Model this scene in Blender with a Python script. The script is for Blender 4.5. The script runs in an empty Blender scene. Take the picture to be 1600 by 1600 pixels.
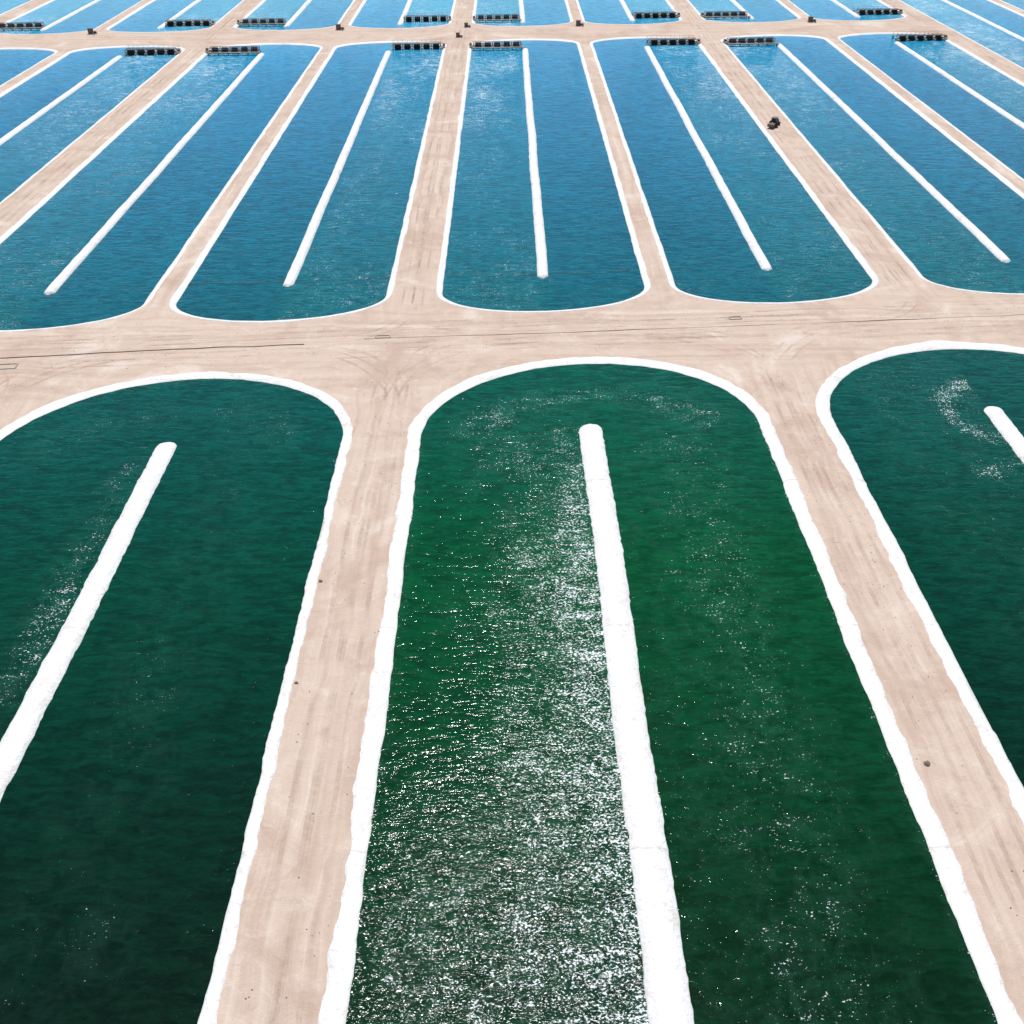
import bpy, math, random
from mathutils import Vector, noise, geometry
random.seed(4)
S=bpy.context.scene
SH=0.0738
ZW=-0.30
def nz(x,y,z=0.0): return noise.noise(Vector((x,y,z)))
def lerp(a,b,t): return a+(b-a)*t
def sstep(a,b,x):
    t=max(0,min(1,(x-a)/(b-a))); return t*t*(3-2*t)

# ---------------- node helpers
class NT:
    def __init__(s,name):
        s.m=bpy.data.materials.new(name); s.m.use_nodes=True
        s.t=s.m.node_tree; s.n=s.t.nodes; s.l=s.t.links
        s.b=s.n['Principled BSDF']; s.out=s.n['Material Output']
    def node(s,k,**kw):
        n=s.n.new(k)
        for a,v in kw.items(): setattr(n,a,v)
        return n
    def put(s,sock,v):
        if isinstance(v,bpy.types.NodeSocket): s.l.new(v,sock)
        else: sock.default_value=v
    def math(s,op,a,b=0.0,c=None,clamp=False):
        n=s.node('ShaderNodeMath',operation=op); n.use_clamp=clamp
        s.put(n.inputs[0],a); s.put(n.inputs[1],b)
        if c is not None: s.put(n.inputs[2],c)
        return n.outputs[0]
    def ramp(s,v,a,b,lo=0.0,hi=1.0):
        n=s.node('ShaderNodeMapRange',interpolation_type='SMOOTHSTEP')
        s.put(n.inputs[0],v); s.put(n.inputs[1],a); s.put(n.inputs[2],b); s.put(n.inputs[3],lo); s.put(n.inputs[4],hi)
        return n.outputs[0]
    def pos(s):
        return s.node('ShaderNodeNewGeometry').outputs['Position']
    def mapping(s,v,scale=(1,1,1),rot=(0,0,0),loc=(0,0,0)):
        n=s.node('ShaderNodeMapping'); s.put(n.inputs[0],v)
        n.inputs['Scale'].default_value=scale; n.inputs['Rotation'].default_value=rot; n.inputs['Location'].default_value=loc
        return n.outputs[0]
    def noise(s,v,scale,detail=3,rough=.55,dist=0.0):
        n=s.node('ShaderNodeTexNoise'); s.put(n.inputs['Vector'],v)
        n.inputs['Scale'].default_value=scale; n.inputs['Detail'].default_value=detail
        n.inputs['Roughness'].default_value=rough; n.inputs['Distortion'].default_value=dist
        return n.outputs[0]
    def mix(s,f,a,b,bt='MIX'):
        n=s.node('ShaderNodeMix',data_type='RGBA',blend_type=bt)
        s.put(n.inputs[0],f); s.put(n.inputs[6],a); s.put(n.inputs[7],b)
        return n.outputs[2]
    def bump(s,h,strength,dist,normal=None):
        n=s.node('ShaderNodeBump'); s.put(n.inputs['Strength'],strength); s.put(n.inputs['Distance'],dist)
        s.put(n.inputs['Height'],h)
        if normal is not None: s.put(n.inputs['Normal'],normal)
        return n.outputs[0]

# ---------------- materials
def mat_water():
    t=NT('pond_water_mat'); P=t.pos()
    foam_glint=t.node('ShaderNodeAttribute',attribute_name='foam_glint').outputs['Fac']
    chop=t.node('ShaderNodeAttribute',attribute_name='chop').outputs['Fac']
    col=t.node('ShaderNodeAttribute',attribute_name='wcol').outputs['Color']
    m1=t.mapping(P,(0.32,1.0,1),(0,0,math.radians(12)))
    r1=t.noise(m1,1.15,2,.55,.6)
    m2=t.mapping(P,(0.55,1.3,1),(0,0,math.radians(-14)))
    r2=t.noise(m2,2.6,2,.6,.4)
    h=t.math('ADD',r1,t.math('MULTIPLY',r2,0.45))
    n1=t.bump(h,1.0,t.math('MULTIPLY_ADD',chop,0.25,0.085))
    t.put(t.b.inputs['Normal'],n1)
    patch=t.noise(t.mapping(P,(1,.3,1)),0.05,2,.5,.4)
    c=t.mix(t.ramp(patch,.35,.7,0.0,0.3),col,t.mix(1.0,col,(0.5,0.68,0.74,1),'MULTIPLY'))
    cr=t.math('MULTIPLY',t.ramp(r1,.3,.7,0.72,1.28),t.ramp(r2,.3,.7,.86,1.14))
    c=t.mix(1.0,c,cr,'MULTIPLY')
    # aerated (lighter) water in the churned lanes
    cloud=t.noise(t.mapping(P,(1,.75,1),(0,0,.3)),0.42,5,.72,.7)
    aer=t.math('MULTIPLY',foam_glint,t.ramp(cloud,.36,.68,0.0,0.8))
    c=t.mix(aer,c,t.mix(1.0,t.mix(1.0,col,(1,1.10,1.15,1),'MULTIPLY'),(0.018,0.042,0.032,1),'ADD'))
    # foam flecks: fine bubbles plus sun glints painted as white streaks
    fm=t.mapping(P,(0.9,1.3,1),(0,0,math.radians(-16)))
    f1=t.noise(fm,4.2,3,.72,.2)
    f2=t.noise(t.mapping(P,(0.42,1.25,1),(0,0,math.radians(-16))),0.8,3,.6,.8)
    fs=t.math('ADD',t.math('MULTIPLY',f1,0.64),t.math('ADD',t.math('MULTIPLY',f2,0.23),t.math('MULTIPLY',cloud,0.13)))
    thr=t.math('MULTIPLY_ADD',foam_glint,-0.148,0.672)
    fac=t.ramp(t.math('SUBTRACT',fs,thr),0.0,0.04)
    fac=t.math('MULTIPLY',fac,t.ramp(foam_glint,0.02,0.5,0,0.92))
    c=t.mix(fac,c,(0.84,0.89,0.87,1))
    t.put(t.b.inputs['Base Color'],c)
    t.put(t.b.inputs['Roughness'],t.math('MULTIPLY_ADD',fac,0.6,0.09))
    t.b.inputs['IOR'].default_value=1.33
    t.b.inputs['Specular IOR Level'].default_value=0.22
    return t.m
def mat_liner(name='white_liner_mat',base=(0.79,0.78,0.755,1)):
    t=NT(name); P=t.pos()
    d=t.noise(P,0.35,5,.65,.5)
    d2=t.noise(P,2.5,4,.7)
    c=t.mix(t.ramp(d,.48,.75,0,.65),base,(0.62,0.54,0.46,1))
    c=t.mix(t.ramp(d2,.52,.72,0,.5),c,(0.56,0.51,0.46,1))
    sep=t.node('ShaderNodeSeparateXYZ'); t.put(sep.inputs[0],P)
    y=t.math('ADD',sep.outputs[1],t.math('MULTIPLY',d2,0.9))
    md=t.math('PINGPONG',t.math('ADD',y,7.3),14.0)
    seam=t.ramp(md,0.0,0.13,0.6,0.0)
    c=t.mix(seam,c,(0.45,0.42,0.38,1))
    wl=t.math('ADD',sep.outputs[2],t.math('MULTIPLY',d2,0.08))
    c=t.mix(t.ramp(wl,-.27,-.16,.55,0),c,(0.45,0.47,0.40,1))
    t.put(t.b.inputs['Base Color'],c); t.b.inputs['Roughness'].default_value=.6
    t.put(t.b.inputs['Normal'],t.bump(t.noise(P,1.4,4,.6,.6),.9,.22))
    return t.m
def mat_dirt():
    t=NT('dirt_mat'); P=t.pos()
    wn=t.node('ShaderNodeTexNoise'); t.put(wn.inputs['Vector'],P); wn.inputs['Scale'].default_value=.06; wn.inputs['Detail'].default_value=2
    vm=t.node('ShaderNodeVectorMath',operation='MULTIPLY_ADD'); t.put(vm.inputs[0],wn.outputs['Color']); vm.inputs[1].default_value=(4.0,4.0,0); t.put(vm.inputs[2],P)
    Q=vm.outputs[0]
    sep=t.node('ShaderNodeSeparateXYZ'); t.put(sep.inputs[0],Q)
    x,y=sep.outputs[0],sep.outputs[1]
    y0=t.math('SUBTRACT',y,t.math('MULTIPLY',x,SH))
    def band(a,b,e):
        return t.math('MULTIPLY',t.ramp(y0,a-e,a+e),t.ramp(y0,b-e,b+e,1.0,0.0))
    cross=t.math('MAXIMUM',band(135,161,7),band(382,411,6))
    lon=t.noise(t.mapping(Q,(1.0,0.025,1)),.7,4,.6,.4)
    lon2=t.noise(t.mapping(Q,(1.0,0.05,1)),2.6,3,.6,.3)
    mx=t.mapping(Q,(0.03,1.0,1),(0,0,-math.atan(SH)))
    cr=t.noise(mx,.55,4,.6,.4)
    cr2=t.noise(t.mapping(Q,(0.05,1.0,1),(0,0,-math.atan(SH))),2.0,3,.6,.3)
    def fm(f,a,b):
        return t.math('ADD',t.math('MULTIPLY',t.math('SUBTRACT',1.0,f),a),t.math('MULTIPLY',f,b))
    st=fm(cross,lon,cr); st2=fm(cross,lon2,cr2)
    big=t.noise(P,0.07,6,.65,1.0); fine=t.noise(P,6.0,4,.75)
    mid=t.noise(P,0.4,6,.7,.6)
    A=(0.595,0.465,0.37,1); B=(0.45,0.325,0.245,1); C=(0.73,0.63,0.535,1)
    c=t.mix(t.ramp(st,.42,.72,0,.6),A,B)
    c=t.mix(t.ramp(st,.28,.44,.5,0),c,C)
    c=t.mix(t.ramp(st2,.5,.75,0,.25),c,C)
    c=t.mix(t.ramp(big,.48,.68,0,.7),c,(0.47,0.34,0.26,1))
    c=t.mix(t.ramp(big,.30,.46,.6,0),c,C)
    c=t.mix(t.ramp(mid,.52,.75,0,.55),c,C)
    c=t.mix(t.ramp(mid,.28,.45,.45,0),c,B)
    c=t.mix(t.ramp(fine,.52,.75,0,.4),c,(0.40,0.29,0.22,1))
    t.put(t.b.inputs['Base Color'],c); t.b.inputs['Roughness'].default_value=.95
    t.b.inputs['Specular IOR Level'].default_value=.1
    h=t.math('ADD',t.math('MULTIPLY',st,1.0),t.math('ADD',t.math('MULTIPLY',mid,1.4),t.math('MULTIPLY',fine,.25)))
    t.put(t.b.inputs['Normal'],t.bump(h,.8,.2))
    return t.m
def mat_ground():
    t=NT('desert_ground_mat'); P=t.pos()
    a=t.noise(P,.01,6,.6,1); b=t.noise(P,.4,5,.6)
    c=t.mix(t.ramp(a,.35,.65),(0.48,0.36,0.28,1),(0.36,0.27,0.2,1))
    c=t.mix(t.ramp(b,.5,.75,0,.5),c,(0.3,0.24,0.18,1))
    t.put(t.b.inputs['Base Color'],c); t.b.inputs['Roughness'].default_value=1
    return t.m
def mat_track():
    t=NT('tyre_track_mat'); P=t.pos()
    n=t.noise(P,.12,4,.6); n2=t.noise(P,1.5,4,.7)
    c=t.mix(n2,(0.42,0.30,0.23,1),(0.54,0.41,0.325,1))
    t.put(t.b.inputs['Base Color'],c); t.b.inputs['Roughness'].default_value=1
    t.put(t.b.inputs['Alpha'],t.math('MULTIPLY',t.ramp(n,.40,.68,0,.5),t.ramp(n2,.3,.65,.2,.7)))
    return t.m
def mat_plain(name,c,rough=.6,metal=0.0,var=.35,scale=3):
    t=NT(name); P=t.pos()
    n=t.noise(P,scale,4,.65)
    d=tuple(v*(1-var) for v in c[:3])+(1,)
    t.put(t.b.inputs['Base Color'],t.mix(t.ramp(n,.35,.7),c+(1,) if len(c)==3 else c,d))
    t.b.inputs['Roughness'].default_value=rough; t.b.inputs['Metallic'].default_value=metal
    return t.m
M_w=mat_water(); M_l=mat_liner(); M_d=mat_dirt(); M_g=mat_ground(); M_t=mat_track()
M_dark=mat_plain('dark_steel_mat',(0.17,0.12,0.095),.6)
M_blade=mat_plain('paddle_blade_mat',(0.05,0.042,0.038),.7)
M_conc=mat_plain('concrete_mat',(0.50,0.43,0.36),.9)
M_grey=mat_plain('galvanised_mat',(0.30,0.25,0.21),.6,.1)
M_tire=mat_plain('rubber_mat',(0.02,0.02,0.02),.9)
M_green=mat_plain('tractor_paint_mat',(0.05,0.07,0.06),.5)
M_glass=mat_plain('cab_glass_mat',(0.02,0.03,0.035),.1)
M_rust=mat_plain('dark_soil_mat',(0.22,0.165,0.13),.95)
M_rock=mat_plain('rock_mat',(0.22,0.165,0.13),.95)
M_float=mat_plain('float_mat',(0.25,0.3,0.32),.6)

def mkobj(name,verts,faces,mats,smooth=False,parent=None):
    me=bpy.data.meshes.new(name); me.from_pydata(verts,[],faces)
    if not isinstance(mats,(list,tuple)): mats=[mats]
    for m in mats: me.materials.append(m)
    if smooth: me.polygons.foreach_set('use_smooth',[True]*len(me.polygons))
    me.update()
    o=bpy.data.objects.new(name,me); S.collection.objects.link(o)
    if parent: o.parent=parent
    return o

# ---------------- pond layout (plan coordinates, rows sheared by SH)
ponds=[]
def pond(xl,xr,y0,y1,b0,b1,lwl,lwr,row,dl,dw,t0,t1,k):
    ponds.append(dict(xl=xl,xr=xr,y0=y0,y1=y1,b0=b0,b1=b1,lwl=lwl,lwr=lwr,row=row,dl=dl,dw=dw,t0=t0,t1=t1,k=k))
for k in range(-4,5):
    xc=12.5+61.2*k
    hw=24.9
    pond(xc-hw,xc+hw,-90,136.3,20,20,2.0,1.4 if k==-1 else 2.0,1,xc,3.4 if k==0 else 2.9,-70,118.1,k)
def roww(k): return -17.0+92.2*k
for k in range(-4,4):
    w=roww(k); n=w+46.1; w2=w+92.2
    far = k>=2
    rows=[(2,156.4,382,9,8),(3,407,632,8,8),(4,655,880,8,8)]
    if far: rows=[(2,156.4,880,9,8)]
    for (r,a,b,b0,b1) in rows:
        for j,(xl,xr) in enumerate(((w+5.2,n-3.0),(n+3.0,w2-5.2))):
            xc=(xl+xr)/2
            if far: t0,t1=a+14,b-14
            elif r==2: t0,t1=a+14.2,b-14.5
            else: t0,t1=a+6.5,b-14
            pond(xl,xr,a,b,b0,b1,1.25,1.25,r,xc,2.1,t0,t1,(k,j))

def outline(p,d,nampl=0.0,seed=0.0,step=2.0):
    xc=(p['xl']+p['xr'])/2; hw=(p['xr']-p['xl'])/2
    pts=[]
    ys0=p['y0']+p['b0']; ys1=p['y1']-p['b1']
    n=int((ys1-ys0)/step)
    NA=36 if p['row']>1 else 70
    par=[]
    for i in range(n): par.append(('s',1,ys0+(ys1-ys0)*i/n))
    for i in range(NA): par.append(('e1',math.pi*i/NA,0))
    for i in range(n): par.append(('s',-1,ys1-(ys1-ys0)*i/n))
    for i in range(NA): par.append(('e0',math.pi+math.pi*i/NA,0))
    for kind,a,y in par:
        if kind=='s':
            x=xc+a*hw; nx,ny=a,0.0; side=a
        else:
            ca,sa=math.cos(a),math.sin(a)
            b=p['b1'] if kind=='e1' else p['b0']; yc=ys1 if kind=='e1' else ys0
            x=xc+hw*ca; y=yc+b*sa
            nx,ny=ca/hw,sa/b; L=math.hypot(nx,ny); nx/=L; ny/=L; side=ca
        f=(side+1)/2
        lw=lerp(p['lwl'],p['lwr'],f)
        dd=d*lw
        if nampl:
            q=nz(x*.35+seed,y*.35,seed)*.7+nz(x*.09,y*.09,seed+3)*.8+nz(x*1.1,y*1.1,seed+7)*.55
            g=nz(x*.13+9,y*.13,seed+11)
            if g>.32: q+=(g-.32)*3.0
            dd+=nampl*q
        X=x+nx*dd; Y=y+ny*dd
        pts.append((X,Y+SH*X))
    return pts

def ringmesh(name,rings,zs,mat):
    V=[];F=[]
    n=len(rings[0])
    for r,z in zip(rings,zs):
        for q,(x,y) in enumerate(r):
            V.append((x,y,z))
    for j in range(len(rings)-1):
        for i in range(n):
            a=j*n+i;b=j*n+(i+1)%n
            F.append((a,b,b+n,a+n))
    return mkobj(name,V,F,mat,True)

# water colour by pond, with sky reflection painted in: bluer and lighter with distance
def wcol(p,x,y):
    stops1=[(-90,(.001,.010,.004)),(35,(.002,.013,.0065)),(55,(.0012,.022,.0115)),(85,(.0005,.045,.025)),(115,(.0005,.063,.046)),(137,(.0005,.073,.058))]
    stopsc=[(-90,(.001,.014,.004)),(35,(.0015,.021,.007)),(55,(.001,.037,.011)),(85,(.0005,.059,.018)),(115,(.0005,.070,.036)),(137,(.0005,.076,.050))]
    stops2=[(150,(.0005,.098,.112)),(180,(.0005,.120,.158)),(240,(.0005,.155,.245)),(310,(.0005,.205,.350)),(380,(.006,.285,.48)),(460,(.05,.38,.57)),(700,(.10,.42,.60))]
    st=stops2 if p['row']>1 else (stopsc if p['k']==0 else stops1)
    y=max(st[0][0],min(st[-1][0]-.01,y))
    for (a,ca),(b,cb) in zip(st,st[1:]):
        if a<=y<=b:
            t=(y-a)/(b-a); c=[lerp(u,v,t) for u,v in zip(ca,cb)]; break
    if p['row']>1:
        dx=x-p['dl']; j=p['k'][1]
        calm = (dx>0) if j==0 else (dx<0)
        if calm: c=[c[0],c[1]*.92,c[2]*1.0]
        v=1+.14*nz(p['dl']*.31,p['y0']*.01,2)
        c=[q*v for q in c]
    return (c[0],c[1],c[2],1)
def foam_glintf(p,x,y0):
    """foam density with painted sun glints, and chop; paddle-driven flow in one lane of each pond, turning round the divider tip"""
    dx=x-p['dl']; foam_glint=0; chop=0.12
    n1=nz(x*.07,y0*.045,5)*.5+nz(x*.2,y0*.15,9)*.4
    if p['row']==1:
        k=p['k']
        tip=p['t1']
        if k==0:
            near=sstep(66,40,y0)  # near end of the lane carries most of the painted sun glints
            if dx<0:
                lane=sstep(-20.0,-12,dx+n1*8) * sstep(tip+12,tip-12,y0)
                lane=max(lane,near*sstep(-24.5,-22,dx)*.8)
                foam_glint=lane*(.62+.20*near+.6*n1+ .26*math.exp(-((dx+3)/2.6)**2))
                chop=.06+lane*.20+near*.42
            else:
                lane=math.exp(-((dx-12+n1*4)/9)**2)
                foam_glint=lane*(.54+.35*n1)*sstep(tip+8,tip-10,y0)
                chop=.08+.10*lane
            if y0>tip-8:
                r=math.hypot(dx*.62,(y0-tip+2)); 
                foam_glint=max(foam_glint,(.66+.5*n1)*math.exp(-((r-10)/3.6)**2)*sstep(tip-8,tip+2,y0))
            edge=abs(abs(x-12.5)-24.9)
            foam_glint=max(foam_glint,.55*math.exp(-(edge/.8)**2))
        elif k<0:
            if dx<0: foam_glint=(.74+.7*n1)*math.exp(-((dx+3.4)/3.0)**2)*sstep(tip+2,tip-10,y0)*sstep(55,80,y0); chop=.14
            else: foam_glint=(.24+.4*n1)*math.exp(-((dx-11)/7)**2); chop=.08
            r=math.hypot(dx*.62,(y0-tip+2)); foam_glint=max(foam_glint,(.34+.4*n1)*math.exp(-((r-10)/3.2)**2)*sstep(tip-8,tip+2,y0))
        else:
            chop=.14
            if dx<0: 
                r=math.hypot(dx+1,(y0-tip+1)*.8)
                foam_glint=(.78+.7*n1)*math.exp(-((r-6)/2.2)**2)+(.88+.8*n1)*math.exp(-((y0-tip+16)/3.2)**2)*sstep(-13,-7,dx)
                foam_glint=max(foam_glint,.46*sstep(-24,-15,dx)*(.6+n1))
    else:
        j=p['k'][1]
        inl = (dx<0) if j==0 else (dx>0)
        ad=abs(dx)
        if inl:
            prog=(sstep(200,372,y0) if p['row']==2 else sstep(480,420,y0))
            foam_glint=(.38+.46*prog+.6*n1)*sstep(.8,3,ad)
            chop=.20+.16*prog
            if p['row']==2 and y0<195: foam_glint=max(foam_glint,.46+.4*n1)
        else:
            foam_glint=max(0,.24+.5*n1)*sstep(205,165,y0) if p['row']==2 else 0
            chop=.13
    return max(0,min(1,foam_glint)),max(0,min(1,chop))

def make_water(p):
    near=p['row']==1
    xc=(p['xl']+p['xr'])/2; hw=(p['xr']-p['xl'])/2+.15
    nc=60 if near else 16
    ys=[]
    NA=10
    y0,y1=p['y0']-.15,p['y1']+.15
    for i in range(NA+1):
        a=math.pi/2*i/NA; ys.append((y0+p['b0']*(1-math.cos(a)),math.sin(a)))
    step=1.5 if near else 4.0
    n=int((y1-p['b1']-y0-p['b0'])/step)
    for i in range(1,n): ys.append((y0+p['b0']+(y1-p['b1']-y0-p['b0'])*i/n,1.0))
    for i in range(NA,-1,-1):
        a=math.pi/2*i/NA; ys.append((y1-p['b1']*(1-math.cos(a)),math.sin(a)))
    V=[];F=[];C=[];FO=[];CH=[]
    for (y,s) in ys:
        s=max(s,.02)
        for c in range(nc+1):
            x=xc+hw*s*(-1+2*c/nc)
            V.append((x,y+SH*x,ZW)); C.extend(wcol(p,x,y)); f,ch=foam_glintf(p,x,y); FO.append(f); CH.append(ch)
    w=nc+1
    for j in range(len(ys)-1):
        for c in range(nc):
            F.append((j*w+c,j*w+c+1,(j+1)*w+c+1,(j+1)*w+c))
    o=mkobj('pond_water',V,F,M_w)
    me=o.data
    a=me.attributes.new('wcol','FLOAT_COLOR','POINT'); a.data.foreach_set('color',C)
    a=me.attributes.new('foam_glint','FLOAT','POINT'); a.data.foreach_set('value',FO)
    a=me.attributes.new('chop','FLOAT','POINT'); a.data.foreach_set('value',CH)

def make_bank(p,i):
    near=p['row']==1
    st=.6 if near else 2.0
    s=i*1.7
    na=.42 if near else .26
    rings=[outline(p,-.45,0,s,st),outline(p,.05,na*.55,s+2,st),outline(p,.50,na*.4,s+4,st),outline(p,.94,na*1.0,s,st),outline(p,.97,na*1.0,s,st)]
    ringmesh('pond_bank',rings,[-.50,-.285,.025,.055,-.03],M_l)

def make_divider(p,i):
    x0=p['dl']; w=p['dw']/2
    ya,yb=p['t0'],p['t1']
    prof=[(-1.25,-.6),(-1.0,-.28),(-.72,.08),(-.3,.2),(0.05,.22),(.35,.19),(.75,.07),(1.0,-.28),(1.25,-.6)]
    step=.6 if p['row']==1 else 2.5
    ys=[]
    r=w*1.0
    for q in range(7): ys.append((ya+r*(1-math.cos(math.pi/2*q/6)),math.sin(math.pi/2*q/6)))
    n=int((yb-ya-2*r)/step)
    for q in range(1,n): ys.append((ya+r+(yb-ya-2*r)*q/n,1))
    for q in range(6,-1,-1): ys.append((yb-r*(1-math.cos(math.pi/2*q/6)),math.sin(math.pi/2*q/6)))
    V=[];F=[]
    for (y,s) in ys:
        s2=max(.45,s)
        for (a,z) in prof:
            wob=(nz(y*.3,a+i*3,1)*.22+nz(y*1.3,a+i*3,2)*.18+nz(y*.04,i*2,3)*.3)*(.8 if p['row']==1 else .6)
            x=x0+a*w*s2+wob
            zz=-.6+(z+.6)*max(.4,s)+nz(y*.5,a,i)*.05
            V.append((x,y+SH*x0+(SH*(x-x0)),zz))
    m=len(prof)
    for j in range(len(ys)-1):
        for c in range(m-1): F.append((j*m+c,j*m+c+1,(j+1)*m+c+1,(j+1)*m+c))
    F.append(tuple(range(m))[::-1]); F.append(tuple((len(ys)-1)*m+c for c in range(m)))
    mkobj('pond_divider',V,F,M_l,True)

for i,p in enumerate(ponds):
    make_water(p); make_bank(p,i); make_divider(p,i)

# ---------------- dirt road deck with holes for the ponds
HD=.60
pv=[];pe=[]
for p in ponds:
    o=outline(p,HD,0,0,3.0)
    b=len(pv); pv+= [Vector(q) for q in o]
    pe+=[(b+i,b+(i+1)%len(o)) for i in range(len(o))]
X0,X1,Y0,Y1=-420,420,-115,905
b=len(pv)
for (x,y) in ((X0,Y0),(X1,Y0),(X1,Y1),(X0,Y1)): pv.append(Vector((x,y+SH*x)))
pe+=[(b,b+1),(b+1,b+2),(b+2,b+3),(b+3,b)]
res=geometry.delaunay_2d_cdt(pv,pe,[],0,1e-5)
vv,fc=res[0],res[2]
def inpond(x,y):
    y=y-SH*x
    for p in ponds:
        d=HD
        xc=(p['xl']+p['xr'])/2; hw=(p['xr']-p['xl'])/2+d*(p['lwl'] if x<xc else p['lwr'])*.98
        if abs(x-xc)>=hw: continue
        dd=d*(p['lwl']+p['lwr'])/2*.9
        if y<p['y0']-dd or y>p['y1']+dd: continue
        ys0=p['y0']+p['b0']; ys1=p['y1']-p['b1']
        if ys0<=y<=ys1: return True
        if y>ys1: e=(y-ys1)/(p['b1']+dd)
        else: e=(ys0-y)/(p['b0']+dd)
        if ((x-xc)/hw)**2+e*e<1: return True
    return False
F=[]
for f in fc:
    cx=sum(vv[i].x for i in f)/len(f); cy=sum(vv[i].y for i in f)/len(f)
    if not inpond(cx,cy): F.append(tuple(f))
V=[(v.x,v.y,0.0) for v in vv]
n0=len(V)
cs=[(X0,Y0),(X1,Y0),(X1,Y1),(X0,Y1)]; co=[(X0-5,Y0-5),(X1+5,Y0-5),(X1+5,Y1+5),(X0-5,Y1+5)]
for (x,y) in cs: V.append((x,y+SH*x,0))
for (x,y) in co: V.append((x,y+SH*x,-1.3))
for i in range(4): F.append((n0+i,n0+4+i,n0+4+(i+1)%4,n0+(i+1)%4))
mkobj('dirt_road',V,F,M_d)
R=20000
mkobj('ground',[(-R,-R,-1.2),(R,-R,-1.2),(R,R,-1.2),(-R,R,-1.2)],[(0,1,2,3)],M_g)

# ---------------- tyre tracks
def strip(V,F,pts,w,z):
    b=len(V); n=len(pts)
    for i,(x,y) in enumerate(pts):
        x2,y2=pts[min(i+1,n-1)]; x1,y1=pts[max(i-1,0)]
        tx,ty=x2-x1,y2-y1; L=math.hypot(tx,ty) or 1
        nx,ny=-ty/L,tx/L
        V.append((x+nx*w/2,y+ny*w/2,z)); V.append((x-nx*w/2,y-ny*w/2,z))
    for i in range(n-1): F.append((b+2*i,b+2*i+1,b+2*i+3,b+2*i+2))
V=[];F=[]
zc=[0.004]
def track(pts,w=.5,gauge=1.8):
    for s in (-1,1):
        q=[]
        for i,(x,y) in enumerate(pts):
            x2,y2=pts[min(i+1,len(pts)-1)]; x1,y1=pts[max(i-1,0)]
            tx,ty=x2-x1,y2-y1; L=math.hypot(tx,ty) or 1
            q.append((x-ty/L*s*gauge/2,y+tx/L*s*gauge/2))
        strip(V,F,q,w,zc[0])
    zc[0]+=.0006
for yy in (142.5,144.6,149.5,151.5):
    track([(x,yy+SH*x+nz(x*.02,yy)*1.6) for x in range(-200,201,4)])
for xr in (-79,-17.9,43.2,104.4):
    for off in (-1.4,1.3):
        track([(xr+off+nz(y*.02,off+xr)*.9,y+SH*xr) for y in range(-80,134,4)],.5)
    for sgn in (-1,1):
        for q,rr in ((0,14),(1,20)):
            P=[]
            for a in range(0,19):
                t=math.pi/2*a/18
                P.append((xr+sgn*(rr*(1-math.cos(t)))+nz(a*.2,rr,xr)*.6-.4*sgn, 146-rr+rr*math.sin(t)+SH*xr+SH*sgn*rr*(1-math.cos(t))-1.5*q))
            track(P,.5)
for k in range(-2,3):
    xr=roww(k)
    for off in (-1.3,1.0):
        track([(xr+off+nz(y*.02,off+xr,4)*.6,y+SH*xr) for y in range(160,640,5) if not (380<y<410)],.45)
    for sgn in (-1,1):
        rr=11
        P=[(xr+sgn*(rr*(1-math.cos(math.pi/2*a/14))),148+rr-rr*math.sin(math.pi/2*a/14)+SH*xr+SH*sgn*rr*(1-math.cos(math.pi/2*a/14))) for a in range(15)]
        track(P,.5)
mkobj('tyre_tracks',V,F,M_t)

def tube(name,pts,r,mat,seg=8,parent=None):
    V=[];F=[]; n=len(pts)
    for i in range(n):
        p=Vector(pts[i]); d=(Vector(pts[min(i+1,n-1)])-Vector(pts[max(i-1,0)])).normalized()
        up=Vector((0,0,1)) if abs(d.z)<.9 else Vector((0,1,0))
        a=d.cross(up).normalized(); b2=a.cross(d)
        rr=r(i) if callable(r) else r
        for s in range(seg):
            t=2*math.pi*s/seg; V.append(tuple(p+a*math.cos(t)*rr+b2*math.sin(t)*rr))
    for i in range(n-1):
        for s in range(seg):
            F.append((i*seg+s,i*seg+(s+1)%seg,(i+1)*seg+(s+1)%seg,(i+1)*seg+s))
    F.append(tuple(range(seg))[::-1]); F.append(tuple((n-1)*seg+s for s in range(seg)))
    return mkobj(name,V,F,mat,True,parent)
pts=[(x,146.3+SH*x+nz(x*.03,2)*.8+nz(x*.2,5)*.25+.012*(x+36),.03) for x in range(-260,-33,2)]
tube('irrigation_pipe',pts,lambda i:.10+.07*nz(i*.15,4),M_rust)
pts=[(x,147.2+SH*x+nz(x*.03,8)*.5+nz(x*.2,5)*.2,.0) for x in range(-24,260,2)]
tube('irrigation_pipe',pts,lambda i:max(.01,.06+.11*nz(i*.12,9)),M_rust)

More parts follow.
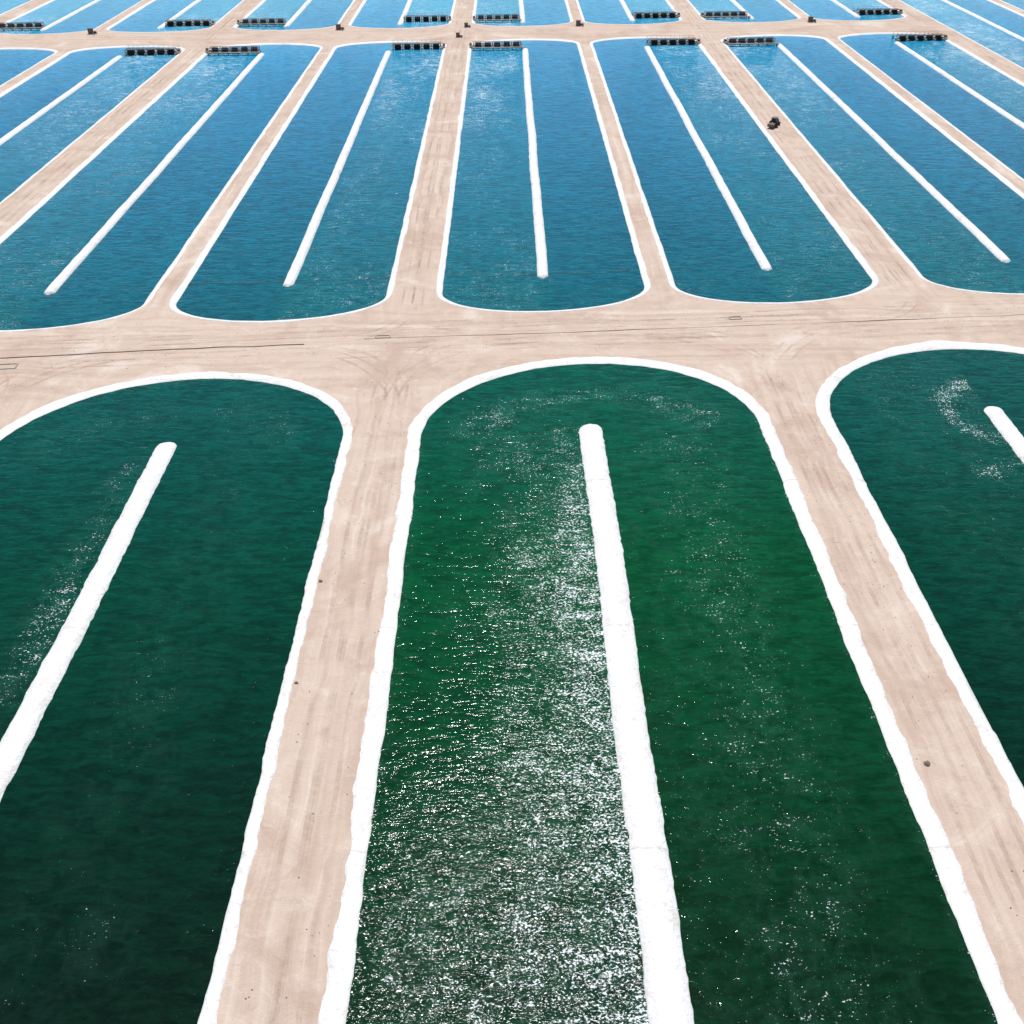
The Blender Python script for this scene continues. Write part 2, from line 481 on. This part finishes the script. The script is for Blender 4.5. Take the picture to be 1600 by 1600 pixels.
def addbox(V,F,cx,cy,cz,sx,sy,sz,bev=0.0):
    b=len(V); x,y,z=sx/2,sy/2,sz/2
    k=min(bev,x*.5,y*.5,z*.5)
    if k<=0:
        for dz in (-z,z):
            for dx,dy in ((-x,-y),(x,-y),(x,y),(-x,y)): V.append((cx+dx,cy+dy,cz+dz))
        for f in ((3,2,1,0),(4,5,6,7),(0,1,5,4),(1,2,6,5),(2,3,7,6),(3,0,4,7)): F.append(tuple(b+i for i in f))
    else:
        lv=[(-z,k),(-z+k,0),(z-k,0),(z,k)]
        for dz,ins in lv:
            X,Y=x-ins,y-ins; c=k
            for dx,dy in ((-X+c,-Y),(X-c,-Y),(X,-Y+c),(X,Y-c),(X-c,Y),(-X+c,Y),(-X,Y-c),(-X,-Y+c)): V.append((cx+dx,cy+dy,cz+dz))
        for j in range(3):
            for i in range(8): F.append((b+j*8+i,b+j*8+(i+1)%8,b+(j+1)*8+(i+1)%8,b+(j+1)*8+i))
        F.append(tuple(b+i for i in range(8))[::-1]); F.append(tuple(b+24+i for i in range(8)))
def addcylx(V,F,cx,cy,cz,r,L,seg=16):
    b=len(V)
    for s in (-1,1):
        for i in range(seg):
            t=2*math.pi*i/seg; V.append((cx+s*L/2,cy+r*math.cos(t),cz+r*math.sin(t)))
    for i in range(seg): F.append((b+i,b+(i+1)%seg,b+seg+(i+1)%seg,b+seg+i))
    F.append(tuple(b+i for i in range(seg))[::-1]); F.append(tuple(b+seg+i for i in range(seg)))
def child(nm,V,F,mat):
    me=bpy.data.meshes.new(nm); me.from_pydata(V,[],F); me.materials.append(mat); me.update(); return me
W=17.0; NM=5
Vb=[];Fb=[]; Vf=[];Ff=[]; Vc=[];Fc=[]; Vr=[];Fr=[]
mw=W/NM
for m in range(NM):
    cx=-W/2+mw*(m+.5)
    for a in range(8):
        t=2*math.pi*a/8+m*.25; r0,r1=.25,1.15
        ct,st_=math.cos(t),math.sin(t); b=len(Vb)
        L=mw*.32; th=.05
        for rr in (r0,r1):
            for s in (-1,1):
                for q in (-1,1):
                    Vb.append((cx+s*L,rr*ct-q*th*st_,.35+rr*st_+q*th*ct))
        for f in ((0,1,3,2),(4,6,7,5),(0,2,6,4),(1,5,7,3),(0,4,5,1),(2,3,7,6)): Fb.append(tuple(b+i for i in f))
    for s in (-1,1): addcylx(Vb,Fb,cx+s*mw*.33,0,.35,.55,.06)
addcylx(Vf,Ff,0,0,.35,.14,W+.6)
for m in range(NM+1):
    cx=-W/2+mw*m
    addbox(Vc,Fc,cx,0,-.45,.6,3.4,1.5,.04)
    addbox(Vf,Ff,cx,0,.48,.28,.5,.36,.03)
    for sy in (-1.35,1.35):
        addbox(Vf,Ff,cx,sy,.9,.14,.14,1.2)
    addbox(Vf,Ff,cx,0,1.4,.14,2.5,.12)
for m in range(NM):
    cx=-W/2+mw*(m+.5)
    addbox(Vf,Ff,cx,-1.35,1.44,mw-.2,.14,.14)
    addbox(Vf,Ff,cx,1.35,1.44,mw-.2,.14,.14)
    if m%2==0: addbox(Vf,Ff,cx,-.85,1.58,mw*.72,.7,.06)
addbox(Vr,Fr,0,4.2,.55,W+1.4,1.1,.1)
for m in range(0,NM*2+1):
    addbox(Vr,Fr,-W/2+mw*m/2,4.7,1.15,.06,.06,1.0)
for z in (1.1,1.7): addbox(Vr,Fr,0,4.7,z,W+1.2,.05,.05)
for m in range(NM+1): addbox(Vc,Fc,-W/2+mw*m,4.2,-.1,.35,.9,1.1,.03)
addbox(Vc,Fc,W/2+1.0,0,.0,1.1,2.6,1.2,.06)
addbox(Vf,Ff,W/2+1.05,0,.95,.8,1.2,.7,.06)
meshes=[('paddle_blades',child('pw_blades',Vb,Fb,M_blade)),('steel_frame',child('pw_frame',Vf,Ff,M_dark)),('concrete_piers',child('pw_piers',Vc,Fc,M_conc)),('walkway',child('pw_walk',Vr,Fr,M_grey))]
def paddle(x,y,flip):
    e=bpy.data.objects.new('paddle_wheel',None); S.collection.objects.link(e)
    e.location=(x,y+SH*x,0); e.rotation_euler=(0,0,math.atan(SH)+(math.pi if flip else 0))
    for nm,me in meshes:
        o=bpy.data.objects.new(nm,me); S.collection.objects.link(o); o.parent=e
for k in range(-3,3):
    w=roww(k)
    for s in (-1,1):
        x=w+s*(5.2+ .5+8.6)
        if k+(0 if s>0 else -1)>=2: continue
        jy=random.uniform(-.8,.8)
        paddle(x,370.5+jy,s>0); paddle(x,420+jy,s>0)
        if k in(-1,0,1): paddle(x,868,s>0); paddle(x,668,s>0)

def frame(x,y,sx,sy,rot=0):
    V=[];F=[]
    t=.22
    for (cx,cy,a,b) in ((0,-sy/2,sx,t),(0,sy/2,sx,t),(-sx/2,0,t,sy-t),(sx/2,0,t,sy-t)):
        addbox(V,F,cx,cy,.05,a-.004,b-.004,.16)
    o=mkobj('concrete_valve_box',V,F,M_conc); o.location=(x,y,0); o.rotation_euler=(0,0,rot)
frame(-81,136.5,3.2,1.6,.1); frame(-85.5,135.9,1.8,1.2,-.2)
frame(-21,146.5,2.4,.9,.05); frame(40.5,153.2,2.2,1.0,.1)

def pump(x,y,s=1):
    e=bpy.data.objects.new('pump_unit',None); S.collection.objects.link(e); e.location=(x,y,0); e.scale=(s,s,s)
    V=[];F=[]; addbox(V,F,0,0,.1,3.4,2.2,.2,.03); mkobj('concrete_base',V,F,M_conc,parent=e)
    V=[];F=[]; addbox(V,F,-.5,0,1.0,1.7,1.3,1.6,.12); addbox(V,F,-.5,0,1.86,1.9,1.5,.1,.02); mkobj('motor_housing',V,F,M_dark,parent=e)
    V=[];F=[]; addcylx(V,F,1.0,0,.6,.35,1.2); addbox(V,F,1.0,0,.3,.5,.8,.3,.03); mkobj('pump_barrel',V,F,M_green,parent=e)
    tube('discharge_pipe',[(1.1,0,.6),(1.1,-.6,1.1),(1.1,-1.4,1.1),(1.1,-2.2,.3)],.16,M_grey,8,e)
for k in range(-2,2): 
    n=roww(k)+46.1; pump(n,405+SH*n)
pump(-17,388+SH*-17,.8); pump(-14.5,405,.8)

def tractor(x,y,rot):
    e=bpy.data.objects.new('farm_tractor',None); S.collection.objects.link(e); e.location=(x,y,0); e.rotation_euler=(0,0,rot)
    V=[];F=[]; addbox(V,F,0,1.1,1.15,.85,1.9,.75,.12); addbox(V,F,0,.0,.8,.7,3.2,.4,.05); addbox(V,F,0,2.1,.9,.7,.15,.5,.03)
    for s in (-1,1): addbox(V,F,s*.82,-.9,1.5,.45,1.3,.1,.04)
    mkobj('hood_and_chassis',V,F,M_green,parent=e)
    V=[];F=[]; addbox(V,F,0,-.6,1.75,1.15,1.25,1.1,.08); mkobj('cab_windows',V,F,M_glass,parent=e)
    V=[];F=[]; addbox(V,F,0,-.6,2.37,1.45,1.6,.12,.05)
    for sx in (-.62,.62):
        for sy in (-1.27,.07): addbox(V,F,sx,sy,1.75,.1,.1,1.2)
    mkobj('cab_roof',V,F,M_dark,parent=e)
    V=[];F=[]
    for s in (-1,1):
        addcylx(V,F,s*.9,-.9,.78,.78,.42,24); addcylx(V,F,s*.75,1.5,.5,.5,.28,20)
    mkobj('wheels',V,F,M_tire,parent=e)
    tube('exhaust_stack',[(.3,.9,1.5),(.3,.9,2.4)],.05,M_dark,8,e)
    V=[];F=[]; addbox(V,F,0,-2.6,.9,1.7,1.7,.7,.06); addbox(V,F,0,-1.75,.6,.15,1.0,.12)
    mkobj('implement',V,F,M_rust,parent=e)
tractor(74.2,271.0,math.radians(-35))

def rope(x0,x1,y):
    e=bpy.data.objects.new('float_rope',None); S.collection.objects.link(e)
    P=[];n=40
    for i in range(n+1):
        x=x0+(x1-x0)*i/n; P.append((x,y+SH*x+.8*math.sin(i*.35)*.5,ZW+.02))
    tube('rope',P,.035,M_rust,6,e)
    V=[];F=[]
    for i in range(3,n,6):
        addcylx(V,F,P[i][0],P[i][1],P[i][2]+.02,.08,.25,8)
    mkobj('floats',V,F,M_float,parent=e)
rope(-60,-22,173); rope(-11.5,25.5,172.5)

def rock(x,y,s,seed):
    V=[];F=[]
    nu,nv=8,5
    for j in range(nv+1):
        ph=math.pi*j/nv
        for i in range(nu):
            th=2*math.pi*i/nu
            d=Vector((math.sin(ph)*math.cos(th),math.sin(ph)*math.sin(th),math.cos(ph)))
            r=s*(1+.45*noise.noise(d*1.5+Vector((seed,0,0))))
            V.append((x+d.x*r*1.2,y+d.y*r,d.z*r*.6+s*.25))
    for j in range(nv):
        for i in range(nu): F.append((j*nu+i,(j+1)*nu+i,(j+1)*nu+(i+1)%nu,j*nu+(i+1)%nu))
    mkobj('rock',V,F,M_rock)
rock(40.4,57.2,.28,1); rock(-22.2,68,.18,2); rock(-22.1,84,.22,3)
V=[];F=[]
for i in range(500):
    r=random.random()
    if r<.5: xr=random.choice((-79,-17.9,43.2)); x=xr+random.uniform(-3.6,3.6); y=random.uniform(30,135)
    else: x=random.uniform(-100,120); y=random.uniform(140,153)+SH*x
    if inpond(x,y): continue
    addbox(V,F,x,y,.02,random.uniform(.05,.14),random.uniform(.05,.14),random.uniform(.04,.08),.02)
mkobj('loose_stones',V,F,M_rock)

# ---------------- light
EL,AZ=math.radians(70),math.radians(-4)
w=bpy.data.worlds.new('World'); S.world=w; w.use_nodes=True
nt=w.node_tree; bg=nt.nodes['Background']
sk=nt.nodes.new('ShaderNodeTexSky'); sk.sky_type='NISHITA'; sk.sun_disc=False
sk.sun_elevation=EL; sk.sun_rotation=AZ; sk.dust_density=.5; sk.ozone_density=2.0
nt.links.new(sk.outputs[0],bg.inputs[0]); bg.inputs[1].default_value=.10
sl=bpy.data.lights.new('sun','SUN'); sl.energy=4.1; sl.angle=math.radians(.5); sl.color=(1,.965,.92)
so=bpy.data.objects.new('sun',sl); S.collection.objects.link(so)
sv=Vector((math.sin(AZ)*math.cos(EL),math.cos(AZ)*math.cos(EL),math.sin(EL)))
so.rotation_euler=sv.to_track_quat('Z','Y').to_euler(); so.location=(0,200,300)
# ---------------- camera
cd=bpy.data.cameras.new('camera'); cam=bpy.data.objects.new('camera',cd); S.collection.objects.link(cam)
cd.sensor_width=36; cd.lens=36*1479/1600; cd.clip_end=40000; cd.clip_start=.5
cam.location=(0,0,75); cam.rotation_euler=(math.radians(90-37.62),0,math.radians(-.4))
S.camera=cam
S.view_settings.view_transform='Standard'; S.view_settings.look='None'; S.view_settings.exposure=0
